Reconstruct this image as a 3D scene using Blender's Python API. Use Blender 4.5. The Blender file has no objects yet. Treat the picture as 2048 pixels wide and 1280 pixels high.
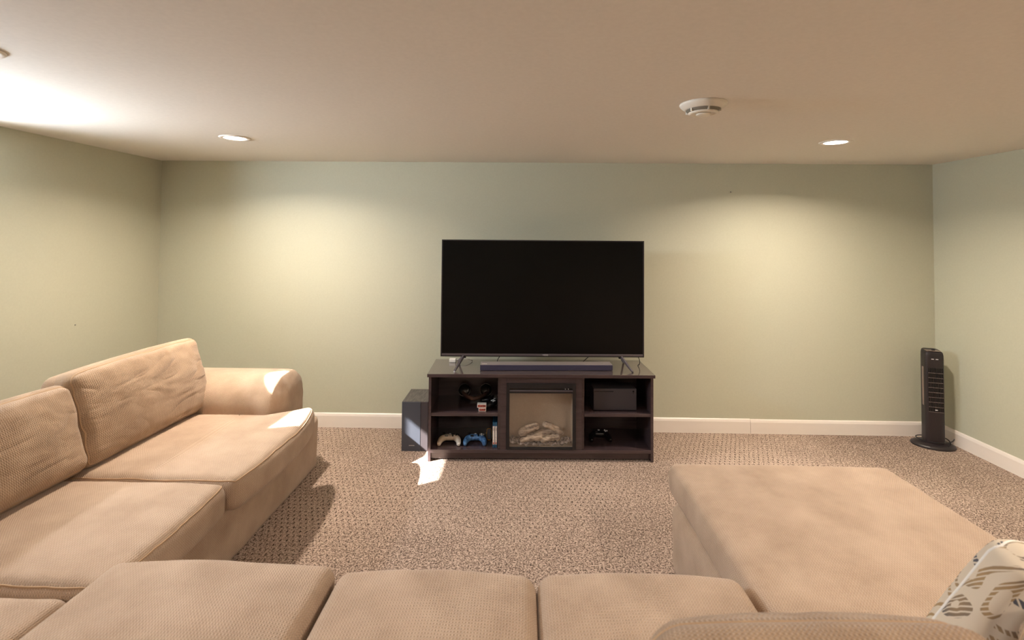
import bpy, bmesh, math, random
from mathutils import Vector, Matrix, noise
random.seed(7)
C = bpy.context.scene.collection
S = bpy.context.scene

# ------------------------------------------------------------------ camera
FPX, Y0, YAW, PITCH, ROLL, CAMH = 1000.0, 444.547, -0.0185, 0.0289, 0.0081, 1.5314
fw = Vector((math.sin(YAW) * math.cos(PITCH), math.cos(YAW) * math.cos(PITCH), math.sin(PITCH)))
rt = Vector((math.cos(YAW), -math.sin(YAW), 0)); up = rt.cross(fw)
r2 = rt * math.cos(ROLL) + up * math.sin(ROLL); u2 = -rt * math.sin(ROLL) + up * math.cos(ROLL)
cd = bpy.data.cameras.new('camera'); cam = bpy.data.objects.new('camera', cd); C.objects.link(cam)
cam.matrix_world = Matrix(((r2.x, u2.x, -fw.x, 0), (r2.y, u2.y, -fw.y, 0), (r2.z, u2.z, -fw.z, CAMH), (0, 0, 0, 1)))
cd.sensor_width = 36.0; cd.lens = FPX / 2048 * 36.0; cd.shift_y = (Y0 - 640) / 2048
cd.clip_start = 0.05
cd.dof.use_dof = True; cd.dof.focus_distance = 3.2; cd.dof.aperture_fstop = 4.0
S.camera = cam
# ------------------------------------------------------------------ room numbers
XL, XR, YB, YF, H = -2.94, 3.263, 4.019, -2.6, 2.13
WY0, WY1, WZ0, WZ1, WT = 1.71, 2.37, 1.745, 2.06, 0.15     # window opening in the left wall
# ------------------------------------------------------------------ world, sun, daylight
w = bpy.data.worlds.new('sky'); S.world = w; w.use_nodes = True
w.node_tree.nodes['Background'].inputs[0].default_value = (0.55, 0.72, 1.0, 1)
w.node_tree.nodes['Background'].inputs[1].default_value = 1.5
sd = bpy.data.lights.new('sun', 'SUN'); sun = bpy.data.objects.new('sun', sd); C.objects.link(sun)
sd.energy = 36.0; sd.angle = 0.009; sd.color = (1.0, 0.95, 0.88)
sun.rotation_euler = Vector((1.0, 0.57, -0.80)).to_track_quat('-Z', 'Y').to_euler()
ad = bpy.data.lights.new('window_daylight', 'AREA'); ao = bpy.data.objects.new('window_daylight', ad); C.objects.link(ao)
ad.shape = 'RECTANGLE'; ad.size = WY1 - WY0; ad.size_y = WZ1 - WZ0; ad.energy = 75.0; ad.color = (0.82, 0.91, 1.0)
ao.location = (XL - WT - 0.06, (WY0 + WY1) / 2, (WZ0 + WZ1) / 2)
ao.rotation_euler = Vector((1, 0, 0)).to_track_quat('-Z', 'Y').to_euler()
S.view_settings.view_transform = 'Standard'; S.view_settings.look = 'None'
S.view_settings.exposure = 0.5; S.view_settings.gamma = 1.0; S.view_settings.use_curve_mapping = False
LAMP_W = 23.0

# ------------------------------------------------------------------ material helpers
def lin(c):
    f = lambda v: (v / 255 / 12.92) if v / 255 <= 0.04045 else ((v / 255 + 0.055) / 1.055) ** 2.4
    return (f(c[0]), f(c[1]), f(c[2]), 1)
def mat(name, col, rough=0.5, spec=0.5, metal=0.0, coat=0.0):
    m = bpy.data.materials.new(name); m.use_nodes = True
    b = m.node_tree.nodes['Principled BSDF']
    b.inputs['Base Color'].default_value = lin(col); b.inputs['Roughness'].default_value = rough
    b.inputs['Specular IOR Level'].default_value = spec; b.inputs['Metallic'].default_value = metal
    b.inputs['Coat Weight'].default_value = coat
    return m
def nd(m, t, **kw):
    n = m.node_tree.nodes.new(t)
    for k, v in kw.items(): setattr(n, k, v)
    return n
def lk(m, a, b): m.node_tree.links.new(a, b)
def noisy(m, scale, c1, c2, detail=3, bump=0.0, coord='Object', dist=0.002, stretch=None):
    b = m.node_tree.nodes['Principled BSDF']
    tc = nd(m, 'ShaderNodeTexCoord'); mp = nd(m, 'ShaderNodeMapping')
    if stretch: mp.inputs['Scale'].default_value = stretch
    lk(m, tc.outputs[coord], mp.inputs['Vector'])
    n = nd(m, 'ShaderNodeTexNoise'); n.inputs['Scale'].default_value = scale; n.inputs['Detail'].default_value = detail
    lk(m, mp.outputs[0], n.inputs['Vector'])
    r = nd(m, 'ShaderNodeValToRGB'); r.color_ramp.elements[0].position = 0.32; r.color_ramp.elements[1].position = 0.68
    r.color_ramp.elements[0].color = lin(c1); r.color_ramp.elements[1].color = lin(c2)
    lk(m, n.outputs['Fac'], r.inputs[0]); lk(m, r.outputs[0], b.inputs['Base Color'])
    if bump:
        bp = nd(m, 'ShaderNodeBump'); bp.inputs['Strength'].default_value = bump; bp.inputs['Distance'].default_value = dist
        lk(m, n.outputs['Fac'], bp.inputs['Height']); lk(m, bp.outputs[0], b.inputs['Normal'])
    return m
def math_n(m, op, a, b=None):
    n = nd(m, 'ShaderNodeMath', operation=op)
    for i, v in enumerate((a, b)):
        if v is None: continue
        if isinstance(v, (int, float)): n.inputs[i].default_value = v
        else: lk(m, v, n.inputs[i])
    return n.outputs[0]

def carpet_mat():
    m = mat('carpet', (150, 128, 110), 0.95, 0.1); b = m.node_tree.nodes['Principled BSDF']
    tc = nd(m, 'ShaderNodeTexCoord')
    v = nd(m, 'ShaderNodeTexVoronoi'); v.inputs['Scale'].default_value = 150; lk(m, tc.outputs['Object'], v.inputs['Vector'])
    n1 = nd(m, 'ShaderNodeTexNoise'); n1.inputs['Scale'].default_value = 115; n1.inputs['Detail'].default_value = 3; n1.inputs['Roughness'].default_value = 0.7
    lk(m, tc.outputs['Object'], n1.inputs['Vector'])
    n2 = nd(m, 'ShaderNodeTexNoise'); n2.inputs['Scale'].default_value = 0.9; n2.inputs['Detail'].default_value = 3
    lk(m, tc.outputs['Object'], n2.inputs['Vector'])
    sx = nd(m, 'ShaderNodeSeparateXYZ'); lk(m, tc.outputs['Object'], sx.inputs[0])
    # woven rows of little pin-dots, 3 cm apart, every second row shifted
    a = math_n(m, 'MULTIPLY', sx.outputs['X'], 2 * math.pi / 0.033); c = math_n(m, 'MULTIPLY', sx.outputs['Y'], 2 * math.pi / 0.075)
    dots = math_n(m, 'MULTIPLY', math_n(m, 'SINE', a), math_n(m, 'SINE', c))
    dots = math_n(m, 'MAXIMUM', math_n(m, 'SUBTRACT', dots, 0.5), 0.0)
    mask = math_n(m, 'MULTIPLY', dots, math_n(m, 'ADD', math_n(m, 'MULTIPLY', math_n(m, 'MAXIMUM', math_n(m, 'SUBTRACT', n2.outputs['Fac'], 0.42), 0.0), 4.0), 0.1))
    spk = math_n(m, 'ADD', math_n(m, 'MULTIPLY', n1.outputs['Fac'], 0.8), math_n(m, 'MULTIPLY', v.outputs['Distance'], 0.25))
    hgt = math_n(m, 'SUBTRACT', spk, math_n(m, 'MULTIPLY', mask, 0.42))
    hgt = math_n(m, 'ADD', hgt, math_n(m, 'MULTIPLY', math_n(m, 'SUBTRACT', n2.outputs['Fac'], 0.5), 0.25))
    r = nd(m, 'ShaderNodeValToRGB'); e = r.color_ramp.elements
    e[0].position = 0.36; e[0].color = lin((66, 53, 47)); e[1].position = 0.60; e[1].color = lin((202, 181, 166))
    q = r.color_ramp.elements.new(0.48); q.color = lin((140, 121, 109))
    lk(m, hgt, r.inputs[0]); lk(m, r.outputs[0], b.inputs['Base Color'])
    bp = nd(m, 'ShaderNodeBump'); bp.inputs['Strength'].default_value = 0.7; bp.inputs['Distance'].default_value = 0.006
    lk(m, hgt, bp.inputs['Height']); lk(m, bp.outputs[0], b.inputs['Normal'])
    return m

def fabric_mat(name, c1, c2, pitch=0.0085, wrinkle=0.0):
    m = mat(name, c1, 0.9, 0.15); b = m.node_tree.nodes['Principled BSDF']
    b.inputs['Sheen Weight'].default_value = 0.25; b.inputs['Sheen Roughness'].default_value = 0.5
    tc = nd(m, 'ShaderNodeTexCoord'); s = nd(m, 'ShaderNodeSeparateXYZ'); lk(m, tc.outputs['UV'], s.inputs[0])
    k = 2 * math.pi / pitch
    a = math_n(m, 'SINE', math_n(m, 'MULTIPLY', s.outputs['X'], k))
    c = math_n(m, 'SINE', math_n(m, 'MULTIPLY', s.outputs['Y'], k * 0.8))
    waf = math_n(m, 'ADD', math_n(m, 'MULTIPLY', math_n(m, 'MULTIPLY', a, c), 0.55), math_n(m, 'MULTIPLY', a, 0.35))
    n = nd(m, 'ShaderNodeTexNoise'); n.inputs['Scale'].default_value = 7; n.inputs['Detail'].default_value = 4
    lk(m, tc.outputs['Object'], n.inputs['Vector'])
    n3 = nd(m, 'ShaderNodeTexNoise'); n3.inputs['Scale'].default_value = 160; lk(m, tc.outputs['Object'], n3.inputs['Vector'])
    f = math_n(m, 'ADD', math_n(m, 'ADD', math_n(m, 'MULTIPLY', waf, 0.22), math_n(m, 'MULTIPLY', n.outputs['Fac'], 0.8)), math_n(m, 'MULTIPLY', n3.outputs['Fac'], 0.2))
    r = nd(m, 'ShaderNodeValToRGB'); r.color_ramp.elements[0].position = 0.25; r.color_ramp.elements[1].position = 0.75
    r.color_ramp.elements[0].color = lin(c2); r.color_ramp.elements[1].color = lin(c1)
    lk(m, f, r.inputs[0]); lk(m, r.outputs[0], b.inputs['Base Color'])
    bp = nd(m, 'ShaderNodeBump'); bp.inputs['Strength'].default_value = 0.55; bp.inputs['Distance'].default_value = 0.0025
    lk(m, math_n(m, 'ADD', waf, math_n(m, 'MULTIPLY', n3.outputs['Fac'], 0.5)), bp.inputs['Height']); lk(m, bp.outputs[0], b.inputs['Normal'])
    if wrinkle:
        mp = nd(m, 'ShaderNodeMapping'); mp.inputs['Scale'].default_value = (1.0, 0.6, 1.7); mp.inputs['Rotation'].default_value = (0.5, 0.4, 0)
        lk(m, tc.outputs['Object'], mp.inputs['Vector'])
        nw = nd(m, 'ShaderNodeTexNoise'); nw.inputs['Scale'].default_value = 4.5; nw.inputs['Detail'].default_value = 2; nw.inputs['Distortion'].default_value = 0.6
        lk(m, mp.outputs[0], nw.inputs['Vector'])
        rid = math_n(m, 'ABSOLUTE', math_n(m, 'SUBTRACT', nw.outputs['Fac'], 0.5))
        b2 = nd(m, 'ShaderNodeBump'); b2.inputs['Strength'].default_value = wrinkle; b2.inputs['Distance'].default_value = 0.09
        lk(m, math_n(m, 'MINIMUM', rid, 0.12), b2.inputs['Height']); lk(m, b2.outputs[0], bp.inputs['Normal'])
    return m

def glass_mat(name, fac=0.06, tint=(1, 1, 1, 1)):
    m = bpy.data.materials.new(name); m.use_nodes = True; nt = m.node_tree; nt.nodes.remove(nt.nodes['Principled BSDF'])
    t = nd(m, 'ShaderNodeBsdfTransparent'); t.inputs[0].default_value = tint
    g = nd(m, 'ShaderNodeBsdfGlossy'); g.inputs['Roughness'].default_value = 0.12
    x = nd(m, 'ShaderNodeMixShader'); x.inputs[0].default_value = fac
    lk(m, t.outputs[0], x.inputs[1]); lk(m, g.outputs[0], x.inputs[2]); lk(m, x.outputs[0], nt.nodes['Material Output'].inputs[0])
    return m
def emit_mat(name, col, st):
    m = bpy.data.materials.new(name); m.use_nodes = True; nt = m.node_tree; nt.nodes.remove(nt.nodes['Principled BSDF'])
    e = nd(m, 'ShaderNodeEmission'); e.inputs[0].default_value = col; e.inputs[1].default_value = st
    lk(m, e.outputs[0], nt.nodes['Material Output'].inputs[0]); return m

def pillow_mat():
    m = mat('patterned_linen', (225, 212, 192), 0.9, 0.1); b = m.node_tree.nodes['Principled BSDF']
    tc = nd(m, 'ShaderNodeTexCoord'); n = nd(m, 'ShaderNodeTexNoise'); n.inputs['Scale'].default_value = 5.5; n.inputs['Detail'].default_value = 1
    lk(m, tc.outputs['UV'], n.inputs['Vector'])
    wv = math_n(m, 'SINE', math_n(m, 'MULTIPLY', n.outputs['Fac'], 58.0))
    s = nd(m, 'ShaderNodeSeparateXYZ'); lk(m, tc.outputs['UV'], s.inputs[0])
    tick = math_n(m, 'SINE', math_n(m, 'MULTIPLY', math_n(m, 'ADD', s.outputs['X'], s.outputs['Y']), 420.0))
    band = math_n(m, 'MULTIPLY', math_n(m, 'GREATER_THAN', wv, 0.45), math_n(m, 'GREATER_THAN', tick, -0.5))
    n2 = nd(m, 'ShaderNodeTexNoise'); n2.inputs['Scale'].default_value = 3.0; lk(m, tc.outputs['UV'], n2.inputs['Vector'])
    cr = nd(m, 'ShaderNodeValToRGB'); cr.color_ramp.elements[0].position = 0.47; cr.color_ramp.elements[1].position = 0.53
    cr.color_ramp.elements[0].color = lin((92, 92, 98)); cr.color_ramp.elements[1].color = lin((165, 138, 104)); lk(m, n2.outputs['Fac'], cr.inputs[0])
    mx = nd(m, 'ShaderNodeMix', data_type='RGBA'); lk(m, band, mx.inputs[0]); mx.inputs[6].default_value = lin((212, 198, 178)); lk(m, cr.outputs[0], mx.inputs[7])
    lk(m, mx.outputs[2], b.inputs['Base Color']); return m

M = {}
M['wall'] = noisy(mat('sage_wall_paint', (192, 192, 172), 0.55, 0.3), 90, (191, 191, 171), (194, 194, 174), 2, 0.05, 'Object', 0.001)
M['ceil'] = noisy(mat('ceiling_paint', (228, 222, 214), 0.8, 0.2), 60, (226, 220, 212), (230, 224, 216), 3, 0.06, 'Object', 0.001)
M['trim'] = mat('white_trim_paint', (238, 230, 222), 0.35, 0.5)
M['carpet'] = carpet_mat()
M['fab'] = fabric_mat('beige_waffle_fabric', (198, 174, 152), (164, 139, 117))
M['fab2'] = fabric_mat('beige_chenille_fabric', (190, 164, 138), (146, 120, 96), 0.0085, 0.45)
M['seam'] = mat('beige_seam', (186, 156, 126), 0.9, 0.1)
M['wood'] = noisy(mat('espresso_laminate', (66, 52, 55), 0.26, 0.7), 6, (58, 46, 49), (74, 59, 61), 4, 0.05, 'Object', 0.001, (0.6, 6, 6))
M['woodsheen'] = noisy(mat('espresso_painted_sheen', (92, 80, 77), 0.26, 0.9, 0.0, 1.0), 6, (82, 70, 68), (102, 89, 85), 4, 0.05, 'Object', 0.001, (0.6, 6, 6))  # same laminate, lightened in colour to stand in for the wall's reflection
M['blk'] = mat('black_plastic', (26, 24, 27), 0.4, 0.5)
M['blkm'] = mat('matte_black_plastic', (66, 60, 64), 0.6, 0.4)
M['fanp'] = noisy(mat('dark_brown_plastic', (40, 33, 36), 0.42, 0.5), 200, (38, 31, 34), (43, 36, 38), 2, 0.1, 'Object', 0.0006)
M['screen'] = mat('tv_screen', (3, 3, 4), 0.32, 0.25)
M['bezel'] = mat('tv_bezel', (40, 37, 42), 0.3, 0.6)
M['bez2'] = mat('brushed_grey_metal', (112, 106, 112), 0.35, 0.5, 0.6)
M['logo'] = mat('silver_lettering', (225, 225, 228), 0.3, 0.5, 0.3)
M['clothgrey'] = noisy(mat('speaker_cloth', (62, 58, 76), 0.9, 0.2), 900, (52, 49, 66), (74, 70, 90), 1, 0.3, 'Object', 0.0006)
M['barTop'] = mat('soundbar_top', (135, 126, 126), 0.35, 0.5)
M['subwood'] = noisy(mat('dark_vinyl_wood', (84, 80, 80), 0.4, 0.5), 14, (66, 62, 62), (104, 98, 94), 5, 0.1, 'Object', 0.001, (6, 1, 1))
M['subfront'] = mat('satin_slate_plastic', (70, 74, 84), 0.3, 0.5)
M['chrome'] = mat('chrome', (225, 225, 228), 0.12, 0.5, 1.0)
M['brown'] = mat('brown_leatherette', (96, 70, 60), 0.5, 0.4)
M['white'] = mat('white_plastic', (232, 228, 222), 0.4, 0.5)
M['glass'] = glass_mat('window_glass', 0.04)
M['fglass'] = glass_mat('firebox_glass', 0.10)
M['firebox'] = noisy(mat('mesh_panel_reflection_tan', (168, 150, 128), 0.8, 0.3), 500, (158, 140, 118), (178, 160, 138), 1, 0.2, 'Object', 0.001)  # mesh back in pale tan, the glass's reflection of the room painted in
M['log'] = noisy(mat('faux_log', (168, 148, 128), 0.85, 0.2), 22, (104, 88, 76), (205, 186, 164), 5, 0.6, 'Object', 0.006, (1, 3, 3))
M['ember'] = noisy(mat('ember_bed', (110, 98, 94), 0.8, 0.3), 70, (58, 50, 50), (190, 176, 166), 3, 0.6, 'Object', 0.006)
M['ctan'] = noisy(mat('tan_white_plastic', (226, 214, 198), 0.4, 0.5), 9, (206, 176, 138), (234, 228, 222), 1)
M['cblue'] = noisy(mat('blue_camouflage_plastic', (60, 104, 160), 0.4, 0.5), 55, (24, 58, 112), (108, 158, 210), 3)
M['cblk'] = mat('glossy_black_plastic', (20, 19, 21), 0.22, 0.6)
M['gold'] = mat('gold_metal', (226, 176, 96), 0.28, 0.5, 0.9)
M['case_blue'] = mat('blue_case_plastic', (24, 84, 120), 0.35, 0.5)
M['case_wht'] = noisy(mat('white_case_sleeve', (220, 214, 208), 0.4, 0.4), 60, (196, 176, 164), (232, 228, 224), 2)
M['card_w'] = mat('white_card', (236, 232, 226), 0.5, 0.4)
M['card_r'] = noisy(mat('red_black_card_print', (150, 60, 52), 0.4, 0.4), 110, (30, 20, 24), (226, 120, 100), 2)
M['lamp'] = emit_mat('lamp_lens', (1.0, 0.90, 0.78, 1), 14.0)
M['lensoff'] = mat('unlit_lens', (196, 172, 156), 0.5, 0.4)
M['smoke'] = mat('alarm_white_plastic', (232, 226, 214), 0.45, 0.4)
M['vent'] = mat('alarm_vent_grey', (128, 122, 110), 0.6, 0.3)
M['pillow'] = pillow_mat()
M['nail'] = mat('steel_nail', (150, 145, 138), 0.4, 0.5, 0.8)
M['grille_edge'] = mat('grille_highlight_plastic', (120, 104, 98), 0.35, 0.5)

# ------------------------------------------------------------------ mesh helpers
def finish(name, bm, m, parent=None, loc=None, smooth=False, uv=False):
    me = bpy.data.meshes.new(name); bm.to_mesh(me); bm.free()
    o = bpy.data.objects.new(name, me); C.objects.link(o)
    if m is not None: me.materials.append(M[m] if isinstance(m, str) else m)
    if smooth:
        for p in me.polygons: p.use_smooth = True
    if parent is not None: o.parent = parent
    if loc is not None: o.location = loc
    return o
def tag(o, label=None, cat=None, group=None, kind=None):
    for k, v in (('label', label), ('category', cat), ('group', group), ('kind', kind)):
        if v: o[k] = v
    return o
def empty(name, loc, rz=0, label=None, cat=None, group=None, kind=None):
    o = bpy.data.objects.new(name, None); C.objects.link(o); o.location = loc; o.rotation_euler = (0, 0, rz)
    o.empty_display_size = 0.05
    return tag(o, label, cat, group, kind)
def bbox(bm, x0, x1, y0, y1, z0, z1, bev=0.0):
    r = bmesh.ops.create_cube(bm, size=1.0); vs = r['verts']
    for v in vs: v.co = Vector(((x0 + x1) / 2 + v.co.x * (x1 - x0), (y0 + y1) / 2 + v.co.y * (y1 - y0), (z0 + z1) / 2 + v.co.z * (z1 - z0)))
    if bev > 0:
        es = list({e for v in vs for e in v.link_edges})
        bmesh.ops.bevel(bm, geom=es, offset=bev, segments=2, affect='EDGES', profile=0.5)
def box(name, x0, x1, y0, y1, z0, z1, m, parent=None, bev=0.0):
    bm = bmesh.new(); bbox(bm, x0, x1, y0, y1, z0, z1, bev); return finish(name, bm, m, parent)
def lathe(name, prof, m, parent=None, loc=None, seg=40, sx=1.0, sy=1.0, cap=True):
    bm = bmesh.new(); rings = []
    for r, z in prof:
        rings.append([bm.verts.new((r * sx * math.cos(2 * math.pi * i / seg), r * sy * math.sin(2 * math.pi * i / seg), z)) for i in range(seg)])
    for a, b in zip(rings, rings[1:]):
        for i in range(seg):
            bm.faces.new((a[i], a[(i + 1) % seg], b[(i + 1) % seg], b[i]))
    if cap:
        bm.faces.new(rings[0][::-1]); bm.faces.new(rings[-1])
    bmesh.ops.recalc_face_normals(bm, faces=bm.faces)
    o = finish(name, bm, m, parent, loc, True)
    return o
def tube(name, pts, rad, m, parent=None, seg=10, closed=False, jit=0.0, seed=0, flat=1.0):
    pts = [Vector(p) for p in pts]; n = len(pts)
    bm = bmesh.new(); rings = []; pn = None
    for i, p in enumerate(pts):
        a = pts[(i - 1) % n] if (closed or i > 0) else p; b = pts[(i + 1) % n] if (closed or i < n - 1) else p
        t = (b - a).normalized()
        if pn is None:
            pn = t.orthogonal().normalized()
            if abs(t.z) < 0.9: pn = (Vector((0, 0, 1)) - t * t.z).normalized()
        pn = (pn - t * pn.dot(t)).normalized(); bn = t.cross(pn)
        r = rad[i] if isinstance(rad, (list, tuple)) else rad
        ring = []
        for k in range(seg):
            an = 2 * math.pi * k / seg
            q = 1 + (jit * noise.noise(Vector((p.x * 40 + seed, math.cos(an) * 2, math.sin(an) * 2 + p.z * 30))) if jit else 0)
            ring.append(bm.verts.new(p + (pn * math.cos(an) * flat + bn * math.sin(an)) * r * q))
        rings.append(ring)
    rr = list(zip(rings, rings[1:])) + ([(rings[-1], rings[0])] if closed else [])
    for a, b in rr:
        for k in range(seg): bm.faces.new((a[k], a[(k + 1) % seg], b[(k + 1) % seg], b[k]))
    if not closed:
        bm.faces.new(rings[0][::-1]); bm.faces.new(rings[-1])
    bmesh.ops.recalc_face_normals(bm, faces=bm.faces)
    return finish(name, bm, m, parent, None, True)
def bez(p0, p1, p2, p3, n=14):
    out = []
    for i in range(n + 1):
        t = i / n; out.append(tuple((1 - t) ** 3 * a + 3 * (1 - t) ** 2 * t * b + 3 * (1 - t) * t * t * c + t ** 3 * d for a, b, c, d in zip(p0, p1, p2, p3)))
    return out
def text(name, body, size, m, parent, loc, rot=(math.pi / 2, 0, 0), ext=0.0006):
    cu = bpy.data.curves.new(name, 'FONT'); cu.body = body; cu.size = size; cu.extrude = ext; cu.align_x = 'CENTER'; cu.align_y = 'CENTER'
    t = bpy.data.objects.new(name + '_tmp', cu); C.objects.link(t)
    dg = bpy.context.evaluated_depsgraph_get(); dg.update()
    me = bpy.data.meshes.new_from_object(t.evaluated_get(dg)); bpy.data.objects.remove(t); bpy.data.curves.remove(cu)
    me.name = name; o = bpy.data.objects.new(name, me); C.objects.link(o); me.materials.clear(); me.materials.append(M[m])
    o.parent = parent; o.location = loc; o.rotation_euler = rot
    return o
def clone(o, parent=None, loc=None):
    c = o.copy(); C.objects.link(c)
    if parent is not None: c.parent = parent
    if loc is not None: c.location = loc
    return c

# rounded, stuffed block: `warp(p, u)` bends it (p = world point, u = -1..1 cube point)
def round_pt(u, half, r):
    q = Vector((u[0] * half[0], u[1] * half[1], u[2] * half[2])); inner = Vector([max(-(h - r), min(h - r, c)) for c, h in zip(q, half)])
    d = q - inner
    return inner + d.normalized() * r if d.length > 1e-9 else q
def cushion(name, cen, half, r, m, parent=None, warp=None, wr=0.006, wf=4.0, seed=0, cell=0.016, crown=0.0, aniso=(1, 1, 1), seams=('top',), rot=None, seam_m='seam'):
    cen = Vector(cen); bm = bmesh.new(); vmap = {}
    N = [max(4, int(2 * h / cell)) for h in half]
    def disp(u):
        q = round_pt(u, half, r)
        if crown:
            q.z += (crown if u[2] > 0 else -crown * 0.3) * max(0, 1 - u[0] ** 2) ** 0.7 * max(0, 1 - u[1] ** 2) ** 0.7 * abs(u[2])
        if warp: q = warp(q, u)
        s = Vector((seed * 3.1, seed * 1.7, seed * 0.9)); p = Vector((q.x * aniso[0], q.y * aniso[1], q.z * aniso[2])) * wf
        d = noise.noise(p + s) * wr + noise.noise(p * 2.7 + s) * wr * 0.5
        rid = 1 - abs(noise.noise(p * 1.6 + s * 2)) * 2
        d -= max(0, rid - 0.6) * wr * 1.3
        nrm = (round_pt(u, half, r) - round_pt((u[0] * .9, u[1] * .9, u[2] * .9), half, r))
        nrm = nrm.normalized() if nrm.length > 1e-9 else Vector((0, 0, 1))
        q = q + nrm * d
        if rot is not None: q = rot @ q
        return q
    def vert(i, j, k):
        key = (i, j, k)
        if key not in vmap:
            u = (2 * i / N[0] - 1, 2 * j / N[1] - 1, 2 * k / N[2] - 1)
            v = bm.verts.new(disp(u)); vmap[key] = v
        return vmap[key]
    uvl = bm.loops.layers.uv.new('UVMap')
    for ax in range(3):
        a, b = [(1, 2), (0, 2), (0, 1)][ax]
        for side in (0, N[ax]):
            for i in range(N[a]):
                for j in range(N[b]):
                    ks = []
                    for di, dj in ((0, 0), (1, 0), (1, 1), (0, 1)):
                        k3 = [0, 0, 0]; k3[ax] = side; k3[a] = i + di; k3[b] = j + dj; ks.append(tuple(k3))
                    f = bm.faces.new([vert(*k) for k in ks]); f.smooth = True
                    for lp, k in zip(f.loops, ks):
                        lp[uvl].uv = ((k[a] / N[a]) * 2 * half[a] + ax * 0.37, (k[b] / N[b]) * 2 * half[b] + ax * 0.11)
    bmesh.ops.recalc_face_normals(bm, faces=bm.faces)
    o = finish(name, bm, m, parent); o.location = cen
    for s in seams:
        def pth(sg):
            P = []
            n1, n2 = N[0] // 2 + 2, N[1] // 2 + 2
            if s in ('top', 'bottom'):
                z = 1 if s == 'top' else -1
                for i in range(n1): P.append((-1 + 2 * i / n1, -1, z))
                for i in range(n2): P.append((1, -1 + 2 * i / n2, z))
                for i in range(n1): P.append((1 - 2 * i / n1, 1, z))
                for i in range(n2): P.append((-1, 1 - 2 * i / n2, z))
            else:
                ax, sgn = {'front_x': (0, 1), 'front_y': (1, 1)}[s]
                n3 = N[2] // 2 + 2; nn = N[1 - ax] // 2 + 2
                mk = (lambda t, z: (sgn, t, z)) if ax == 0 else (lambda t, z: (t, sgn, z))
                for i in range(nn): P.append(mk(-1 + 2 * i / nn, -1))
                for i in range(n3): P.append(mk(1, -1 + 2 * i / n3))
                for i in range(nn): P.append(mk(1 - 2 * i / nn, 1))
                for i in range(n3): P.append(mk(-1, 1 - 2 * i / n3))
            return [disp(u) for u in P]
        tube('piping', pth(1), 0.0032, seam_m, o, 6, True)
    return o

# ================================================================== THE ROOM
T = 0.15
def struct(o): o['kind'] = 'structure'; return o
struct(box('floor', XL - T, XR + T, YF - T, YB + T, -0.12, 0.0, 'carpet'))
struct(box('ceiling', XL - T, XR + T, YF - T, YB + T, H, H + 0.12, 'ceil'))
struct(box('wall_back', XL - T, XR + T, YB, YB + T, 0, H, 'wall'))
struct(box('wall_front', XL - T, XR + T, YF - T, YF, 0, H, 'wall'))
struct(box('wall_right', XR, XR + T, YF, YB, 0, H, 'wall'))
bm = bmesh.new()
bbox(bm, XL - WT, XL, YF, WY0, 0, H); bbox(bm, XL - WT, XL, WY1, YB, 0, H)
bbox(bm, XL - WT, XL, WY0, WY1, 0, WZ0); bbox(bm, XL - WT, XL, WY0, WY1, WZ1, H)
struct(finish('wall_left', bm, 'wall'))
# unseen eave slab, added outside above the window to limit the sun
struct(box('added_eave', XL - WT - 0.10, XL - WT, 0.4, 3.9, 2.16, 2.25, 'trim'))
# window
win = empty('window_1', (XL - WT * 0.6, (WY0 + WY1) / 2, WZ0)); struct(win)
hw = (WY1 - WY0) / 2; hh = WZ1 - WZ0
for nm, a in (('window_frame', (-0.03, 0.03, -hw, -hw + 0.012, 0, hh)), ('window_frame', (-0.03, 0.03, hw - 0.012, hw, 0, hh)),
              ('window_frame', (-0.03, 0.03, -hw + 0.012, hw - 0.012, hh - 0.02, hh)), ('window_frame', (-0.03, 0.03, -hw + 0.012, hw - 0.012, 0, 0.012))):
    box(nm, *a, 'trim', win)
box('pane', -0.003, 0.003, -hw + 0.012, hw - 0.012, 0.012, hh - 0.02, 'glass', win)
box('window_sill', WT * 0.6 - 0.06, WT * 0.6 + 0.012, -hw - 0.0, hw + 0.0, -0.0, 0.006, 'trim', win)
# baseboards: board with a bevelled cap; the back one is two lengths with a butt joint
def baseboard(name, pts, parent=None):       # straight run from a to b, inward normal n
    (ax, ay), (bx, by), (nx, ny), hgt = pts
    bm = bmesh.new(); prof = [(0, 0), (0.014, 0), (0.014, hgt - 0.022), (0.009, hgt - 0.006), (0.004, hgt), (0, hgt)]
    A = [bm.verts.new((ax + nx * d, ay + ny * d, z)) for d, z in prof]; B = [bm.verts.new((bx + nx * d, by + ny * d, z)) for d, z in prof]
    for i in range(len(prof)):
        j = (i + 1) % len(prof); bm.faces.new((A[i], A[j], B[j], B[i]))
    bm.faces.new(A); bm.faces.new(B[::-1]); bmesh.ops.recalc_face_normals(bm, faces=bm.faces)
    return finish(name, bm, 'trim', parent)
bb = empty('baseboard_back', (0, 0, 0)); struct(bb)
baseboard('board', ((XL, YB), (1.811, YB), (0, -1), 0.113), bb); baseboard('board', ((1.8145, YB), (XR, YB), (0, -1), 0.110), bb)
struct(baseboard('baseboard_right', ((XR, YB - 0.014), (XR, YF), (-1, 0), 0.111)))
struct(baseboard('baseboard_left', ((XL, YB - 0.014), (XL, YF), (1, 0), 0.112)))
struct(baseboard('baseboard_front', ((XL + 0.014, YF), (XR - 0.014, YF), (0, 1), 0.112)))

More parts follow.
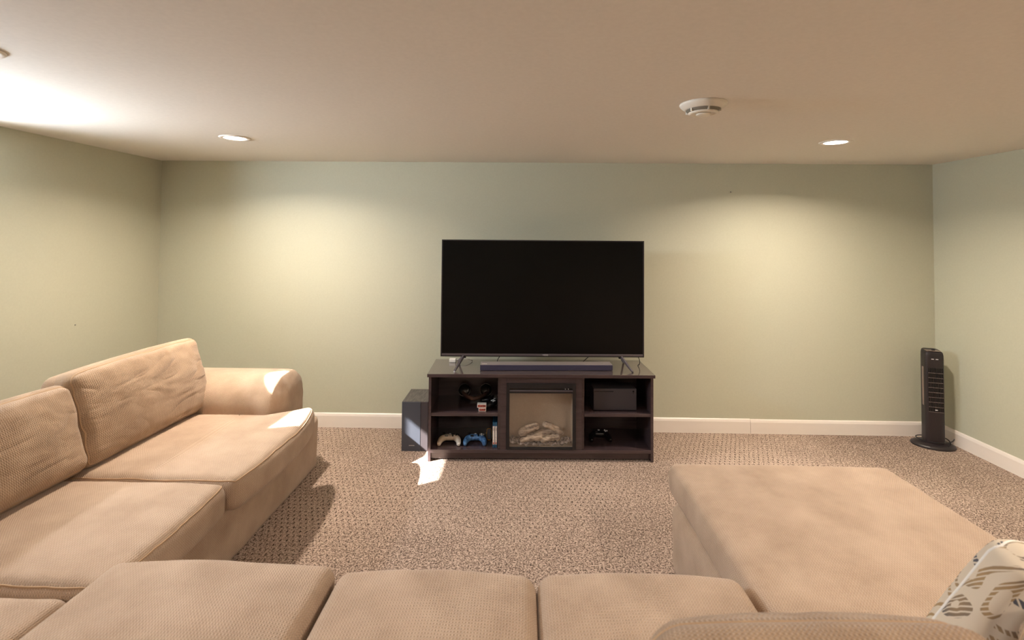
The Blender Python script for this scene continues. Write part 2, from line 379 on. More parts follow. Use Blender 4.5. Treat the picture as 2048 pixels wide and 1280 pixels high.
# ================================================================== CEILING FIXTURES
def recessed(x, y, lit, label, group=None, watts=LAMP_W):
    e = empty('recessed_light', (x, y, H), 0, label, 'ceiling light', group)
    lathe('trim_ring', [(0.062, -0.001), (0.064, -0.005), (0.078, -0.006), (0.088, -0.004), (0.09, 0.0), (0.062, 0.0)], 'trim', e, cap=False)
    lathe('lens', [(0.0635, 0.0), (0.0635, -0.0035), (0.05, -0.0045), (0.001, -0.005)], 'lamp' if lit else 'lensoff', e)
    if lit:
        l = bpy.data.lights.new('lamp', 'AREA'); l.shape = 'DISK'; l.size = 0.12; l.energy = watts; l.spread = math.radians(152); l.color = (1.0, 0.85, 0.70)
        lo = bpy.data.objects.new('lamp', l); C.objects.link(lo); lo.parent = e; lo.location = (0, 0, -0.008)
    return e
recessed(-1.776, 3.047, True, 'lit recessed ceiling light above the far end of the left sofa')
recessed(1.929, 3.096, True, 'lit recessed ceiling light between television and tower fan')
recessed(-1.80, 1.575, False, 'unlit round ceiling light over the corner of the sectional')
recessed(1.93, 0.65, True, 'lit recessed ceiling light over the chaise end of the sofa')
recessed(-0.3, -0.9, True, 'lit recessed ceiling light behind the sofa back')
sm = empty('smoke_alarm', (0.806, 2.225, H), 0, 'round white smoke alarm with grey vent band on the ceiling', 'smoke alarm')
lathe('base_plate', [(0.100, 0.0), (0.101, -0.004), (0.097, -0.012), (0.080, -0.026), (0.075, -0.028)], 'smoke', sm)
lathe('vent_band', [(0.074, -0.02), (0.0735, -0.030), (0.064, -0.040), (0.060, -0.040)], 'vent', sm)
for k in range(6):
    a = k * math.pi / 3 + 0.5
    rb = box('vent_rib', 0.060, 0.0755, -0.003, 0.003, -0.041, -0.026, 'smoke', sm); rb.rotation_euler = (0, 0, a)
lathe('cover', [(0.064, -0.038), (0.064, -0.043), (0.058, -0.047), (0.05, -0.0475), (0.047, -0.0445), (0.001, -0.0445)], 'smoke', sm)
lathe('test_button', [(0.031, -0.044), (0.031, -0.050), (0.028, -0.052), (0.001, -0.052)], 'smoke', sm)
for i, (nx, ny, nz, d) in enumerate(((XL, 3.266, 0.926, 0), (1.67, YB, 1.903, 1))):
    n = lathe('nail', [(0.004, 0.0), (0.0045, 0.003), (0.002, 0.0045), (0.0005, 0.005)], 'nail', None, None, 10)
    n.location = (nx, ny, nz); n.rotation_euler = (0, math.pi / 2, 0) if d == 0 else (math.pi / 2, 0, 0)
    tag(n, ['tiny nail head in the left wall above the sofa', 'tiny nail head high on the wall right of television'][i], 'nail')

# ================================================================== SECTIONAL SOFA
so = empty('sectional_sofa', (-1.3, 1.5, 0), 0, 'large beige waffle-fabric sectional sofa with chaise and rolled arm', 'sofa')
class P0:       # parts are modelled in world coordinates, parent sits at (-1.3,1.5,0)
    off = Vector((-1.3, 1.5, 0))
def sc(name, x0, x1, y0, y1, z0, z1, r, m='fab', **kw):
    cen = Vector(((x0 + x1) / 2, (y0 + y1) / 2, (z0 + z1) / 2)) - P0.off
    return cushion(name, cen, ((x1 - x0) / 2, (y1 - y0) / 2, (z1 - z0) / 2), r, m, so, **kw)
# upholstered bases, down to the carpet
def base_warp(q, u):
    q.z += 0.0; return q
sc('base', -2.42, -1.335, 0.50, 3.35, 0.0, 0.335, 0.03, seams=(), wr=0.008, wf=3.0, cell=0.03, seed=1)
sc('base', -1.335, 0.70, 0.50, 1.56, 0.0, 0.335, 0.03, seams=(), wr=0.006, cell=0.03, seed=2)
sc('base', 0.70, 1.715, 0.50, 2.37, 0.0, 0.325, 0.05, seams=(), wr=0.010, wf=3.5, cell=0.025, seed=3)
# backs (frame behind the loose cushions)
sc('back_frame', -2.46, -2.22, 0.40, 3.36, 0.0, 0.74, 0.06, seams=(), cell=0.04, seed=4)
sc('back_frame', -2.22, 1.74, 0.36, 0.56, 0.0, 0.74, 0.06, seams=(), cell=0.04, seed=5)
# rolled arm
def arm_warp(q, u):
    # roll swells outwards at the top, pleats gather at the front end
    zz = (q.z + 0.33) / 0.66
    q.y *= 0.86 + 0.16 * min(1, max(0, (zz - 0.35) / 0.3))
    if q.x > 0.2925: q.x = 0.2925 + (q.x - 0.2925) * 0.35
    if q.x > 0.27:
        t = min(1, (q.x - 0.27) / 0.06); an = math.atan2(q.z - 0.12, q.y)
        s = 1 - 0.05 * t + 0.018 * t * math.sin(an * 13); q.y *= s; q.z = 0.12 + (q.z - 0.12) * s
    return q
sc('arm', -2.24, -1.315, 2.945, 3.385, 0.0, 0.665, 0.17, warp=arm_warp, seams=(), wr=0.006, wf=5, cell=0.015, seed=6)
# seat cushions
def seatA(q, u):
    # front edge bows, far front corner swells past the arm
    if q.x > 0:
        q.x += 0.03 * (1 - u[1] ** 2)
        t = max(0, u[1] - 0.55) / 0.45; fx = max(0, (q.x - 0.16) / 0.24)
        q.y += 0.15 * t * min(1, fx); q.z += 0.012 * t * min(1, fx); q.x -= 0.05 * t * t
    if u[2] < 0: q.z += 0.0
    return q
def bow(a, ax=0):
    def f(q, u):
        if ax == 0 and u[0] > 0: q.x += a * (1 - u[1] ** 2) * u[0]
        if ax == 1 and u[1] > 0: q.y += a * (1 - u[0] ** 2) * u[1]
        return q
    return f
sc('seat_cushion', -2.02, -1.215, 2.165, 2.955, 0.325, 0.475, 0.045, warp=seatA, seams=('top',), crown=0.022, wr=0.007, wf=4, seed=11, cell=0.014)
sc('seat_cushion', -2.02, -1.245, 1.505, 2.158, 0.325, 0.472, 0.045, warp=bow(0.02), seams=('top',), crown=0.022, wr=0.006, wf=4, seed=12, cell=0.014)
sc('seat_cushion', -2.02, -1.315, 0.74, 1.497, 0.325, 0.462, 0.045, seams=(), crown=0.016, wr=0.006, seed=13)
sc('seat_cushion', -1.305, -0.578, 0.74, 1.625, 0.325, 0.484, 0.042, warp=bow(0.02, 1), seams=(), crown=0.024, wr=0.008, wf=4, seed=14, cell=0.013)
sc('seat_cushion', -0.570, 0.0565, 0.74, 1.61, 0.325, 0.476, 0.045, warp=bow(0.025, 1), seams=(), crown=0.024, wr=0.006, wf=3, seed=15, cell=0.013)
sc('seat_cushion', 0.0565, 0.698, 0.74, 1.62, 0.325, 0.476, 0.045, warp=bow(0.02, 1), seams=(), crown=0.024, wr=0.006, wf=3, seed=16, cell=0.013)
sc('seat_cushion', 0.706, 1.745, 0.74, 2.44, 0.318, 0.462, 0.045, warp=bow(0.012, 1), seams=(), crown=0.014, wr=0.008, wf=2.5, seed=17, cell=0.015)
# back cushions: knife-edged, slumped
def puff(thick, ax):
    def f(q, u):
        a, b = (u[1], u[2]) if ax == 0 else (u[0], u[2])
        g = max(0, 1 - a * a) ** 0.5 * max(0, 1 - b * b) ** 0.5
        k = 0.62 + 0.38 * g
        if ax == 0: q.x *= k * 1.12
        else: q.y *= k * 1.12
        if u[2] > 0: q.z -= 0.012 * (abs(a) ** 3) * u[2]
        return q
    return f
def back(x0, x1, y0, y1, z0, z1, ax, lean, yawz=0, seed=0, wr=0.012, m='fab2', roll=0, rr=0.05):
    R = Matrix.Rotation(yawz, 3, 'Z') @ (Matrix.Rotation(lean, 3, 'Y') if ax == 0 else Matrix.Rotation(-lean, 3, 'X')) @ Matrix.Rotation(roll, 3, 'X' if ax == 0 else 'Y')
    cen = Vector(((x0 + x1) / 2, (y0 + y1) / 2, (z0 + z1) / 2)) - P0.off
    return cushion('back_cushion', cen, ((x1 - x0) / 2, (y1 - y0) / 2, (z1 - z0) / 2), rr, m, so, warp=puff(0, ax), wr=wr, wf=4.2, seed=seed, cell=0.014,
                   aniso=(1, 0.55, 1.5) if ax == 0 else (0.55, 1, 1.5), seams=('front_x',) if ax == 0 else ('front_y',), rot=R)
back(-2.14, -1.90, 2.20, 3.06, 0.46, 0.905, 0, -0.26, -0.02, 21, 0.012)
back(-2.19, -1.91, 1.36, 2.225, 0.455, 0.86, 0, -0.30, 0.0, 22, 0.012)
back(-2.20, -1.93, 0.60, 1.33, 0.455, 0.84, 0, -0.30, 0.0, 23)
back(-1.28, -0.62, 0.55, 0.80, 0.45, 0.79, 1, -0.25, 0, 24)
back(-0.58, 0.04, 0.55, 0.80, 0.45, 0.79, 1, -0.25, 0, 25)
back(0.19, 0.765, 0.67, 0.92, 0.47, 0.932, 1, -0.16, 0.0, 26, 0.012, roll=-0.03, rr=0.085)
back(0.79, 1.66, 0.66, 0.91, 0.47, 0.945, 1, -0.16, 0.0, 27, 0.010)

# throw pillow on the chaise
pl = cushion('throw_pillow', (1.085, 1.105, 0.705), (0.19, 0.07, 0.19), 0.055, 'pillow', None, warp=puff(0, 1), wr=0.006, wf=5, seed=31, cell=0.013, seams=('front_y',), seam_m='card_w',
             rot=Matrix.Rotation(0.12, 3, 'Z') @ Matrix.Rotation(0.32, 3, 'X') @ Matrix.Rotation(0.35, 3, 'Y'))
tag(pl, 'cream throw pillow with grey and tan swirl pattern on the chaise', 'pillow')

# ================================================================== TV STAND
SX, SY, SR = 0.1455, 3.453, 0.0267
st = empty('tv_stand', (SX, SY, 0), SR, 'dark espresso television stand with open shelves around a fireplace', 'tv stand')
box('top_panel', -0.778, 0.778, -0.012, 0.405, 0.571, 0.593, 'woodsheen', st, 0.002)
box('edge_band', -0.778, 0.778, -0.0135, -0.012, 0.5715, 0.592, 'wood', st)  # strip added in the plain laminate colour, covers the lightened top's front edge
for s in (-1, 1):
    box('side_panel', s * 0.760 - 0.009, s * 0.760 + 0.009, 0.0, 0.395, 0.0, 0.571, 'wood', st, 0.001)
    box('divider', s * 0.287 - 0.009, s * 0.287 + 0.009, 0.012, 0.385, 0.082, 0.571, 'wood', st, 0.001)
    xa, xb = (-0.751, -0.296) if s < 0 else (0.296, 0.751)
    box('shelf', xa, xb, 0.006, 0.385, 0.304, 0.325, 'wood', st, 0.001)
    box('stile', s * 0.258 - 0.0205, s * 0.258 + 0.0205, 0.0, 0.016, 0.082, 0.571, 'wood', st, 0.001)
box('top_rail', -0.2375, 0.2375, 0.0, 0.016, 0.531, 0.571, 'wood', st, 0.001)
box('bottom_shelf', -0.751, 0.751, -0.004, 0.395, 0.060, 0.082, 'wood', st, 0.001)
box('kick_board', -0.751, 0.751, 0.03, 0.046, 0.008, 0.060, 'wood', st, 0.001)
box('back_panel', -0.751, 0.751, 0.386, 0.392, 0.082, 0.571, 'wood', st)
# electric fireplace insert
fp = empty('electric_fireplace', (SX, SY, 0.082), SR, 'black electric fireplace insert with faux logs in the television stand', 'fireplace')
Z = 0.082
for s in (-1, 1):
    box('frame', s * 0.2265 - 0.0105, s * 0.2265 + 0.0105, -0.006, 0.016, 0.001, 0.4485, 'blk', fp, 0.001)
box('frame', -0.216, 0.216, -0.006, 0.016, 0.417, 0.4485, 'blk', fp, 0.001)
box('frame', -0.216, 0.216, -0.006, 0.016, 0.001, 0.014, 'blk', fp, 0.001)
box('control_panel', -0.216, 0.216, 0.004, 0.012, 0.402, 0.417, 'cblk', fp)
for bx_ in (0.165, 0.186):
    b = lathe('button', [(0.003, 0), (0.003, 0.002), (0.0005, 0.0025)], 'logo', fp, (bx_, 0.004, 0.4095), 12); b.rotation_euler = (math.pi / 2, 0, 0)
box('trim_bar', -0.216, 0.216, -0.004, 0.010, 0.394, 0.402, 'bez2', fp, 0.001)
box('upper_bar', -0.216, 0.216, -0.002, 0.012, 0.381, 0.394, 'blk', fp)
bm = bmesh.new()
bbox(bm, -0.222, 0.222, 0.105, 0.112, 0.006, 0.42); bbox(bm, -0.224, -0.217, 0.016, 0.105, 0.006, 0.42); bbox(bm, 0.217, 0.224, 0.016, 0.105, 0.006, 0.42); bbox(bm, -0.217, 0.217, 0.016, 0.105, 0.006, 0.013)
finish('firebox', bm, 'firebox', fp)
box('glass_pane', -0.2155, 0.2155, 0.004, 0.007, 0.014, 0.381, 'fglass', fp)
# ember bed, lumpy
bm = bmesh.new(); nx, ny = 60, 14; g = []
for i in range(nx + 1):
    row = []
    for j in range(ny + 1):
        x = -0.212 + 0.424 * i / nx; y = 0.018 + 0.08 * j / ny
        z = 0.016 + 0.02 * (0.5 + noise.noise(Vector((x * 45, y * 45, 3)))) + 0.03 * (abs(x) / 0.21) ** 3 * (0.6 + noise.noise(Vector((x * 60, y * 60, 9)))) + 0.012 * j / ny
        row.append(bm.verts.new((x, y, max(0.0135, z))))
    g.append(row)
for i in range(nx):
    for j in range(ny): bm.faces.new((g[i][j], g[i + 1][j], g[i + 1][j + 1], g[i][j + 1]))
finish('ember_bed', bm, 'ember', fp, None, False)
def log(a, b, r0, r1, seed):
    a, b = Vector(a), Vector(b); pts, rad = [], []
    for i in range(19):
        t = i / 18; p = a.lerp(b, t) + Vector((0, 0, 0.008 * math.sin(t * math.pi) + 0.004 * noise.noise(Vector((t * 5, seed, 0)))))
        pts.append(p); rad.append((r0 + (r1 - r0) * t) * (0.55 + 0.45 * min(1, 8 * t, 8 * (1 - t)) + 0.25 * noise.noise(Vector((t * 6, seed, 5)))))
    tube('log', pts, rad, 'log', fp, 14, False, 0.45, seed * 7)
log((-0.150, 0.05, 0.085), (-0.012, 0.06, 0.140), 0.030, 0.024, 1)
log((0.018, 0.055, 0.158), (0.156, 0.05, 0.088), 0.021, 0.018, 2)
log((-0.142, 0.036, 0.046), (0.012, 0.04, 0.068), 0.018, 0.024, 3)
log((0.000, 0.036, 0.046), (0.138, 0.04, 0.066), 0.016, 0.022, 4)
log((-0.06, 0.07, 0.07), (0.10, 0.075, 0.085), 0.024, 0.024, 5)

# ================================================================== TELEVISION
tv = empty('television', (0.160, 3.62, 0.593), 0.030, 'large black flat-screen television on splayed legs atop the stand', 'television')
TW, TZ0, TZ1 = 0.731, 0.078, 0.915
box('housing', -TW + 0.004, TW - 0.004, 0.006, 0.024, TZ0 + 0.003, TZ1 - 0.002, 'blk', tv, 0.003)
box('rear_bulge', -0.5, 0.5, 0.024, 0.062, TZ0 + 0.02, 0.56, 'blk', tv, 0.012)
box('screen', -TW + 0.009, TW - 0.009, -0.001, 0.006, TZ0 + 0.022, TZ1 - 0.008, 'screen', tv)
for s in (-1, 1):
    box('bezel', s * (TW - 0.0045) - 0.0045, s * (TW - 0.0045) + 0.0045, -0.004, 0.012, TZ0 + 0.008, TZ1, 'bezel', tv, 0.001)
box('bezel', -TW + 0.009, TW - 0.009, -0.004, 0.012, TZ1 - 0.008, TZ1, 'bezel', tv, 0.001)
box('bottom_bar', -TW + 0.009, TW - 0.009, -0.005, 0.010, TZ0 + 0.008, TZ0 + 0.022, 'bez2', tv, 0.001)
box('underside_strip', -TW, TW, -0.003, 0.014, TZ0, TZ0 + 0.008, 'blk', tv, 0.001)
text('logo_lettering', 'VIZIO', 0.0155, 'logo', tv, (0.02, -0.0058, TZ0 + 0.0135))
for s in (-1, 1):
    bm = bmesh.new()
    def blade(p, q, wd, th):
        p, q = Vector(p), Vector(q); d = (q - p).normalized(); sd_ = d.cross(Vector((0, 0, 1))).normalized(); upv = sd_.cross(d)
        vs = []
        for c, k in ((p, 1.0), (q, 0.45)):
            for a, b in ((-1, -1), (1, -1), (1, 1), (-1, 1)): vs.append(bm.verts.new(c + sd_ * a * th + upv * b * wd * k))
        for f in ((0, 1, 2, 3), (7, 6, 5, 4), (0, 4, 5, 1), (1, 5, 6, 2), (2, 6, 7, 3), (3, 7, 4, 0)): bm.faces.new([vs[i] for i in f])
    blade((s * 0.565, 0.010, 0.082), (s * 0.618, -0.118, 0.006), 0.011, 0.006)
    blade((s * 0.565, 0.016, 0.082), (s * 0.618, 0.150, 0.006), 0.011, 0.006)
    bmesh.ops.recalc_face_normals(bm, faces=bm.faces)
    lg = finish('leg', bm, 'bez2', tv)
    box('leg_bracket', s * 0.563 - 0.013, s * 0.563 + 0.013, 0.0, 0.024, 0.066, 0.084, 'blk', lg, 0.002)
    lathe('rubber_foot', [(0.006, -0.0), (0.007, 0.003), (0.006, 0.006)], 'logo' if s < 0 else 'blk', lg, (s * 0.6185, -0.118, 0.0), 12)
# soundbar
sb = empty('soundbar', (0.186, 3.536, 0.593), 0.045, 'long low soundbar in dark cloth in front of the television', 'soundbar')
box('body', -0.464, 0.464, 0.004, 0.088, 0.003, 0.044, 'barTop', sb, 0.003)
box('cloth_front', -0.466, 0.466, 0.0, 0.012, 0.002, 0.040, 'clothgrey', sb, 0.003)
box('status_light', -0.452, -0.418, 0.018, 0.026, 0.0435, 0.0447, 'white', sb)
for s in (-1, 1): box('foot', s * 0.4 - 0.03, s * 0.4 + 0.03, 0.02, 0.07, 0.0, 0.004, 'blk', sb)
# cables and white adapter behind
ca = tube('power_cable', bez((-0.14, 3.70, 0.668), (-0.16, 3.66, 0.64), (-0.20, 3.72, 0.60), (-0.12, 3.655, 0.5965)), 0.0028, 'blk', None, 6)
tag(ca, 'black cable drooping from television behind the left half of soundbar', 'cable')
ca = tube('power_cable', bez((0.52, 3.71, 0.668), (0.47, 3.69, 0.64), (0.46, 3.72, 0.60), (0.40, 3.672, 0.5965)), 0.0028, 'blk', None, 6)
tag(ca, 'black cable drooping from television behind the right half of soundbar', 'cable')
ca = tube('power_cable', bez((0.86, 3.70, 0.665), (0.885, 3.68, 0.62), (0.86, 3.68, 0.60), (0.865, 3.72, 0.5965)), 0.003, 'blk', None, 6)
tag(ca, 'short black cable hanging at the right corner of television', 'cable')
bxw = box('power_adapter', -0.528, -0.478, 3.735, 3.775, 0.593, 0.618, 'white', None, 0.004)
tag(bxw, 'small white adapter block on the stand behind left television leg', 'adapter')
ca = tube('adapter_cable', bez((-0.478, 3.755, 0.607), (-0.44, 3.75, 0.63), (-0.40, 3.74, 0.63), (-0.36, 3.78, 0.598)), 0.003, 'white', None, 6)
tag(ca, 'thin white cable running from the adapter block under television', 'cable')

# ================================================================== SUBWOOFER
sw = empty('subwoofer', (-0.748, 3.59, 0), 0.0, 'black box subwoofer on the carpet beside the television stand', 'subwoofer')
box('cabinet', -0.093, 0.093, 0.008, 0.30, 0.0, 0.348, 'subwood', sw, 0.002)
box('front_panel', -0.093, 0.040, 0.0, 0.008, 0.0, 0.346, 'subfront', sw, 0.001)
box('side_strip', 0.041, 0.093, 0.002, 0.008, 0.0, 0.346, 'blkm', sw, 0.001)
text('logo_lettering', 'SAMSUNG', 0.0085, 'logo', sw, (-0.020, -0.0005, 0.040))

# ================================================================== THINGS ON THE SHELVES
def controller(name, loc, rz, m, bm_, label, stick='cblk', pitch=0.0):
    e = empty(name, loc, rz, label, 'controller')
    e.rotation_euler = (pitch, 0, rz); e.scale = (1.1, 1.1, 1.1)
    me = bpy.data.meshes.new('body')
    # skeleton: left grip tip -> shoulder -> centre -> shoulder -> right grip tip (grips point to -y)
    pts = [(-0.061, -0.068, 0.016), (-0.061, -0.035, 0.022), (-0.050, 0.0, 0.030), (-0.025, 0.014, 0.032), (0, 0.014, 0.032), (0.025, 0.014, 0.032), (0.050, 0.0, 0.030), (0.061, -0.035, 0.022), (0.061, -0.068, 0.016)]
    rad = [(0.011, 0.012), (0.017, 0.017), (0.024, 0.021), (0.026, 0.020), (0.027, 0.020), (0.026, 0.020), (0.024, 0.021), (0.017, 0.017), (0.011, 0.012)]
    me.from_pydata(pts, [(i, i + 1) for i in range(8)], [])
    o = bpy.data.objects.new('body', me); C.objects.link(o)
    o.modifiers.new('skin', 'SKIN')
    for i, (a, b) in enumerate(rad): me.skin_vertices[0].data[i].radius = (a, b)
    me.skin_vertices[0].data[4].use_root = True
    sb_ = o.modifiers.new('sub', 'SUBSURF'); sb_.levels = 2; sb_.render_levels = 2
    dg = bpy.context.evaluated_depsgraph_get(); dg.update()
    em = bpy.data.meshes.new_from_object(o.evaluated_get(dg)); bpy.data.objects.remove(o); bpy.data.meshes.remove(me)
    em.name = 'body'; em.materials.clear(); em.materials.append(M[m])
    for p in em.polygons: p.use_smooth = True
    o = bpy.data.objects.new('body', em); C.objects.link(o); o.parent = e
    zs = min(v.co.z for v in em.vertices); o.location = (0, 0, -zs)
    t = -zs
    for (x, y) in ((-0.038, 0.012), (0.020, -0.006)):
        s = lathe('thumbstick', [(0.005, 0.0), (0.005, 0.010), (0.009, 0.012), (0.009, 0.015), (0.004, 0.016)], stick, e, (x, y, 0.046 + t), 14)
    for (x, y) in ((0.040, 0.022), (0.052, 0.012), (0.028, 0.012), (0.040, 0.002)):
        lathe('button', [(0.0048, 0.0), (0.0048, 0.005), (0.003, 0.0065)], bm_, e, (x, y, 0.047 + t), 12)
    box('direction_pad', -0.030, -0.010, -0.010, -0.004, 0.045 + t, 0.053 + t, stick, e, 0.001)
    lathe('guide_button', [(0.007, 0.0), (0.007, 0.003), (0.004, 0.004)], 'logo', e, (0.0, 0.022, 0.049 + t), 14)
    return e
controller('game_controller', (-0.492, 3.555, 0.0825), 0.03, 'ctan', 'cblk', 'white and tan game controller on the lower shelf')
controller('game_controller', (-0.313, 3.562, 0.0825), 0.03, 'cblue', 'white', 'blue camouflage game controller on the lower shelf')
controller('game_controller', (0.575, 3.665, 0.0825), 0.05, 'cblk', 'logo', 'glossy black game controller alone on the lower shelf')
controller('game_controller', (-0.205, 3.605, 0.3255), -1.5, 'cblk', 'logo', 'black game controller beside small card packs on upper shelf')
# small black gadget with gold rim
wt = empty('wristband_tracker', (-0.217, 3.60, 0.0825), 0.06, 'black gadget with gold rim standing beside the blue controller', 'gadget')
lp = []
for i in range(40):
    a = 2 * math.pi * i / 40; c, s_ = math.cos(a), math.sin(a)
    lp.append((0.017 * (abs(c) ** 0.55) * (1 if c > 0 else -1), 0.0, 0.042 + 0.040 * (abs(s_) ** 0.55) * (1 if s_ > 0 else -1)))
tube('rim', lp, 0.0024, 'gold', wt, 8, True)
cushion('face', (0, 0.004, 0.042), (0.016, 0.009, 0.039), 0.008, 'subfront', wt, wr=0.0, cell=0.004, seams=())
lathe('crown', [(0.003, 0.0), (0.003, 0.004), (0.001, 0.005)], 'gold', wt, (-0.019, 0, 0.05), 10).rotation_euler = (0, -math.pi / 2, 0)
# game cases on edge
for i, (x, lb) in enumerate(((-0.179, 'blue-capped white game case standing against gold-rimmed gadget side'), (-0.1625, 'blue-capped white game case standing against the fireplace divider'))):
    gc = empty('game_case', (x, 3.475, 0.0825), 0.0267, lb, 'game case', None)
    box('case', -0.0075, 0.0075, 0.0, 0.135, 0.0, 0.172, 'case_blue', gc, 0.001)
    box('spine_sleeve', -0.0068, 0.0068, -0.0012, 0.0, 0.022, 0.146, 'case_wht', gc)
    box('spine_title', -0.004, 0.004, -0.0016, -0.0012, 0.055 + 0.02 * i, 0.115, 'card_w', gc)
    box('spine_badge', -0.005, 0.005, -0.0016, -0.0012, 0.026, 0.036, 'card_r', gc)
# console
cn = empty('game_console', (0.664, 3.535, 0.3255), 0.04, 'black box-shaped game console lying on the upper shelf', 'game console')
box('body', -0.1505, 0.1505, 0.0, 0.15, 0.003, 0.151, 'blkm', cn, 0.003)
box('disc_slot', -0.145, -0.012, -0.0012, 0.001, 0.1305, 0.134, 'cblk', cn)
lathe('power_button', [(0.006, 0.0), (0.006, 0.0012), (0.003, 0.0016)], 'cblk', cn, (0.128, 0.0, 0.132), 16).rotation_euler = (math.pi / 2, 0, 0)
box('eject_button', 0.126, 0.130, -0.0012, 0.001, 0.117, 0.121, 'cblk', cn)
for s in (-1, 1): box('foot', s * 0.12 - 0.015, s * 0.12 + 0.015, 0.02, 0.13, 0.0, 0.004, 'blk', cn)
# headphones lying on the upper shelf: two big ear cups with chrome rims, brown headband to the front
hp = empty('headphones', (-0.33, 3.735, 0.3255), 0.0, 'black over-ear headphones with chrome rims on the upper shelf', 'headphones')
for (x, y) in ((-0.085, 0.03), (0.075, 0.04)):
    e1 = lathe('ear_cup', [(0.034, -0.022), (0.042, -0.016), (0.044, 0.0), (0.040, 0.014), (0.030, 0.020), (0.001, 0.022)], 'cblk', hp, (x, y, 0.058), 32)
    e1.rotation_euler = (math.radians(62), 0, 0)
    t1 = tube('chrome_rim', [(0.0445 * math.cos(a * math.pi / 20), 0.0445 * math.sin(a * math.pi / 20), 0.004) for a in range(40)], 0.0016, 'chrome', e1, 6, True)
    tube('ear_pad', [(0.034 * math.cos(a * math.pi / 16), 0.034 * math.sin(a * math.pi / 16), -0.024) for a in range(32)], 0.011, 'blkm', e1, 8, True)
hb = []
for i in range(25):
    a = math.pi + math.pi * i / 24; hb.append((-0.005 + 0.088 * math.cos(a), 0.035 + 0.10 * math.sin(a), 0.024 + 0.02 * abs(math.cos(a))))
tube('headband', hb, 0.0125, 'brown', hp, 10, False, flat=1.15)
for s in (-1, 1): tube('yoke', [(-0.005 + s * 0.088, 0.035, 0.044), (-0.005 + s * 0.092, 0.037, 0.058), (-0.005 + s * 0.084, 0.04, 0.07)], 0.005, 'cblk', hp, 8)
# two little card packs, one on the other
for i, (z, dx, sc_, lb) in enumerate(((0.3255, 0.004, 0.0255, 'small red-printed card pack lying under another on the upper shelf'), (0.3505, 0.0, 0.031, 'white-framed small card pack on top of another card pack'))):
    cp = empty('card_pack', (-0.263 + dx, 3.478, z), 0.03, lb, 'card pack')
    box('box', -sc_, sc_, 0.0, 0.04, 0.0, 0.0245, 'card_w', cp, 0.001)
    box('print', -sc_ + 0.004, sc_ - 0.004, -0.0008, 0.0, 0.004, 0.0205, 'card_r', cp)

# ================================================================== TOWER FAN
fn = empty('tower_fan', (3.085, 3.835, 0), math.radians(-18), 'dark brown oscillating tower fan standing in the right corner', 'fan')
lathe('base', [(0.001, 0.0), (0.134, 0.0), (0.138, 0.006), (0.134, 0.016), (0.11, 0.026), (0.07, 0.034), (0.001, 0.036)], 'fanp', fn, None, 48, 1.0, 0.80, cap=False)
FW, FD, FH = 0.060, 0.058, 0.705
bm = bmesh.new()
def fan_prof(k=1.0):        # plan outline: flat front, rounded back
    out = []
    for i in range(36):
        a = 2 * math.pi * i / 36; c, s = math.cos(a), math.sin(a); p = 0.42
        out.append((k * FW * abs(c) ** p * (1 if c > 0 else -1), k * FD * abs(s) ** (0.38 if s < 0 else 0.8) * (1 if s > 0 else -1)))
    return out
lv = [(0.03, 0.98), (0.05, 1.0), (0.35, 1.0), (0.66, 1.0), (0.685, 0.985), (0.700, 0.94), (0.706, 0.86)]
rings = []
for z, k in lv:
    rings.append([bm.verts.new((x, y, z + (0.008 * (y / FD) if z > 0.6 else 0))) for x, y in fan_prof(k)])
for a, b in zip(rings, rings[1:]):
    for i in range(36): bm.faces.new((a[i], a[(i + 1) % 36], b[(i + 1) % 36], b[i]))
bm.faces.new(rings[0][::-1]); bm.faces.new(rings[-1]); bmesh.ops.recalc_face_normals(bm, faces=bm.faces)
body = finish('body', bm, 'fanp', fn, None, False)
yf = -FD
box('grille_recess', -0.046, 0.046, yf - 0.0015, yf + 0.002, 0.265, 0.585, 'cblk', fn)
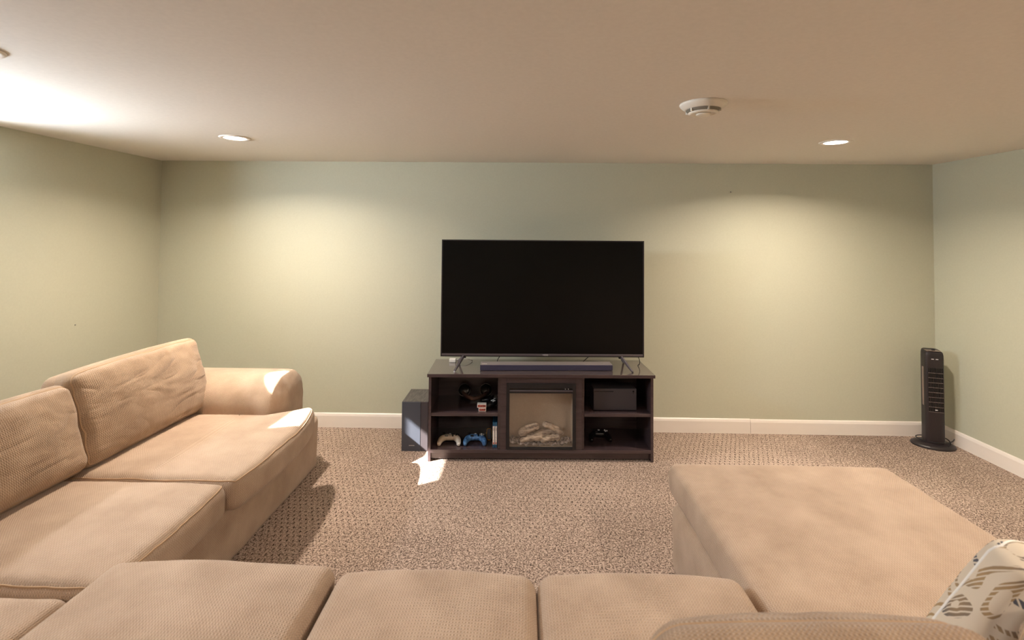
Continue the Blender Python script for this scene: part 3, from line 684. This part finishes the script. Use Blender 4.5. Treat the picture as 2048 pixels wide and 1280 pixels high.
v0 = None
for i in range(10):
    x = -0.045 + 0.09 * i / 9
    if v0 is None: v0 = box('vertical_slat', -0.0013, 0.0013, -0.004, 0.0, 0.265, 0.585, 'fanp', fn); v0.location = (x, yf - 0.0015, 0)
    else: clone(v0, fn, (x, yf - 0.0015, 0))
h0 = None
for i in range(9):
    z = 0.265 + 0.32 * i / 9
    if h0 is None: h0 = box('cross_bar', -0.046, 0.046, -0.0055, 0.0, -0.0014, 0.0014, 'grille_edge', fn); h0.location = (0, yf - 0.0015, z)
    else: clone(h0, fn, (0, yf - 0.0015, z))
box('badge', -0.008, 0.008, yf - 0.008, yf - 0.006, 0.277, 0.284, 'logo', fn)
for x in (-0.016, 0.010): box('indicator_mark', x - 0.008, x + 0.008, yf - 0.0012, yf + 0.001, 0.648, 0.653, 'logo', fn)
# vent dots in the side
bm = bmesh.new()
for c in range(3):
    for r in range(46):
        yy = -0.022 + c * 0.0085; z = 0.30 + r * 0.0062
        bbox(bm, -FW - 0.0014, -FW + 0.004, yy, yy + 0.0048, z, z + 0.0036)
M['vdots'] = mat('vent_dot_plastic', (178, 158, 144), 0.4, 0.5); vd = finish('side_vent', bm, 'vdots', fn); vd['kind'] = 'stuff'
lathe('control_knob', [(0.011, 0.0), (0.012, 0.006), (0.010, 0.014), (0.004, 0.017)], 'blk', fn, (0.006, -0.01, 0.704), 20)
box('control_plate', -0.044, 0.044, -0.040, 0.030, 0.7035, 0.7075, 'grille_edge', fn, 0.001)
tube('power_cord', bez((-0.03, 0.055, 0.05), (-0.14, 0.06, 0.05), (-0.10, -0.02, 0.03), (-0.01, -0.075, 0.046), 10) + bez((-0.01, -0.075, 0.046), (0.05, -0.10, 0.055), (0.10, -0.06, 0.06), (0.13, 0.0, 0.062), 10)[1:], 0.0035, 'blk', fn, 6)
tube('cord_loop', bez((0.055, 0.02, 0.06), (0.10, -0.02, 0.075), (0.09, -0.07, 0.04), (0.06, -0.085, 0.032), 12), 0.0035, 'blk', fn, 6)
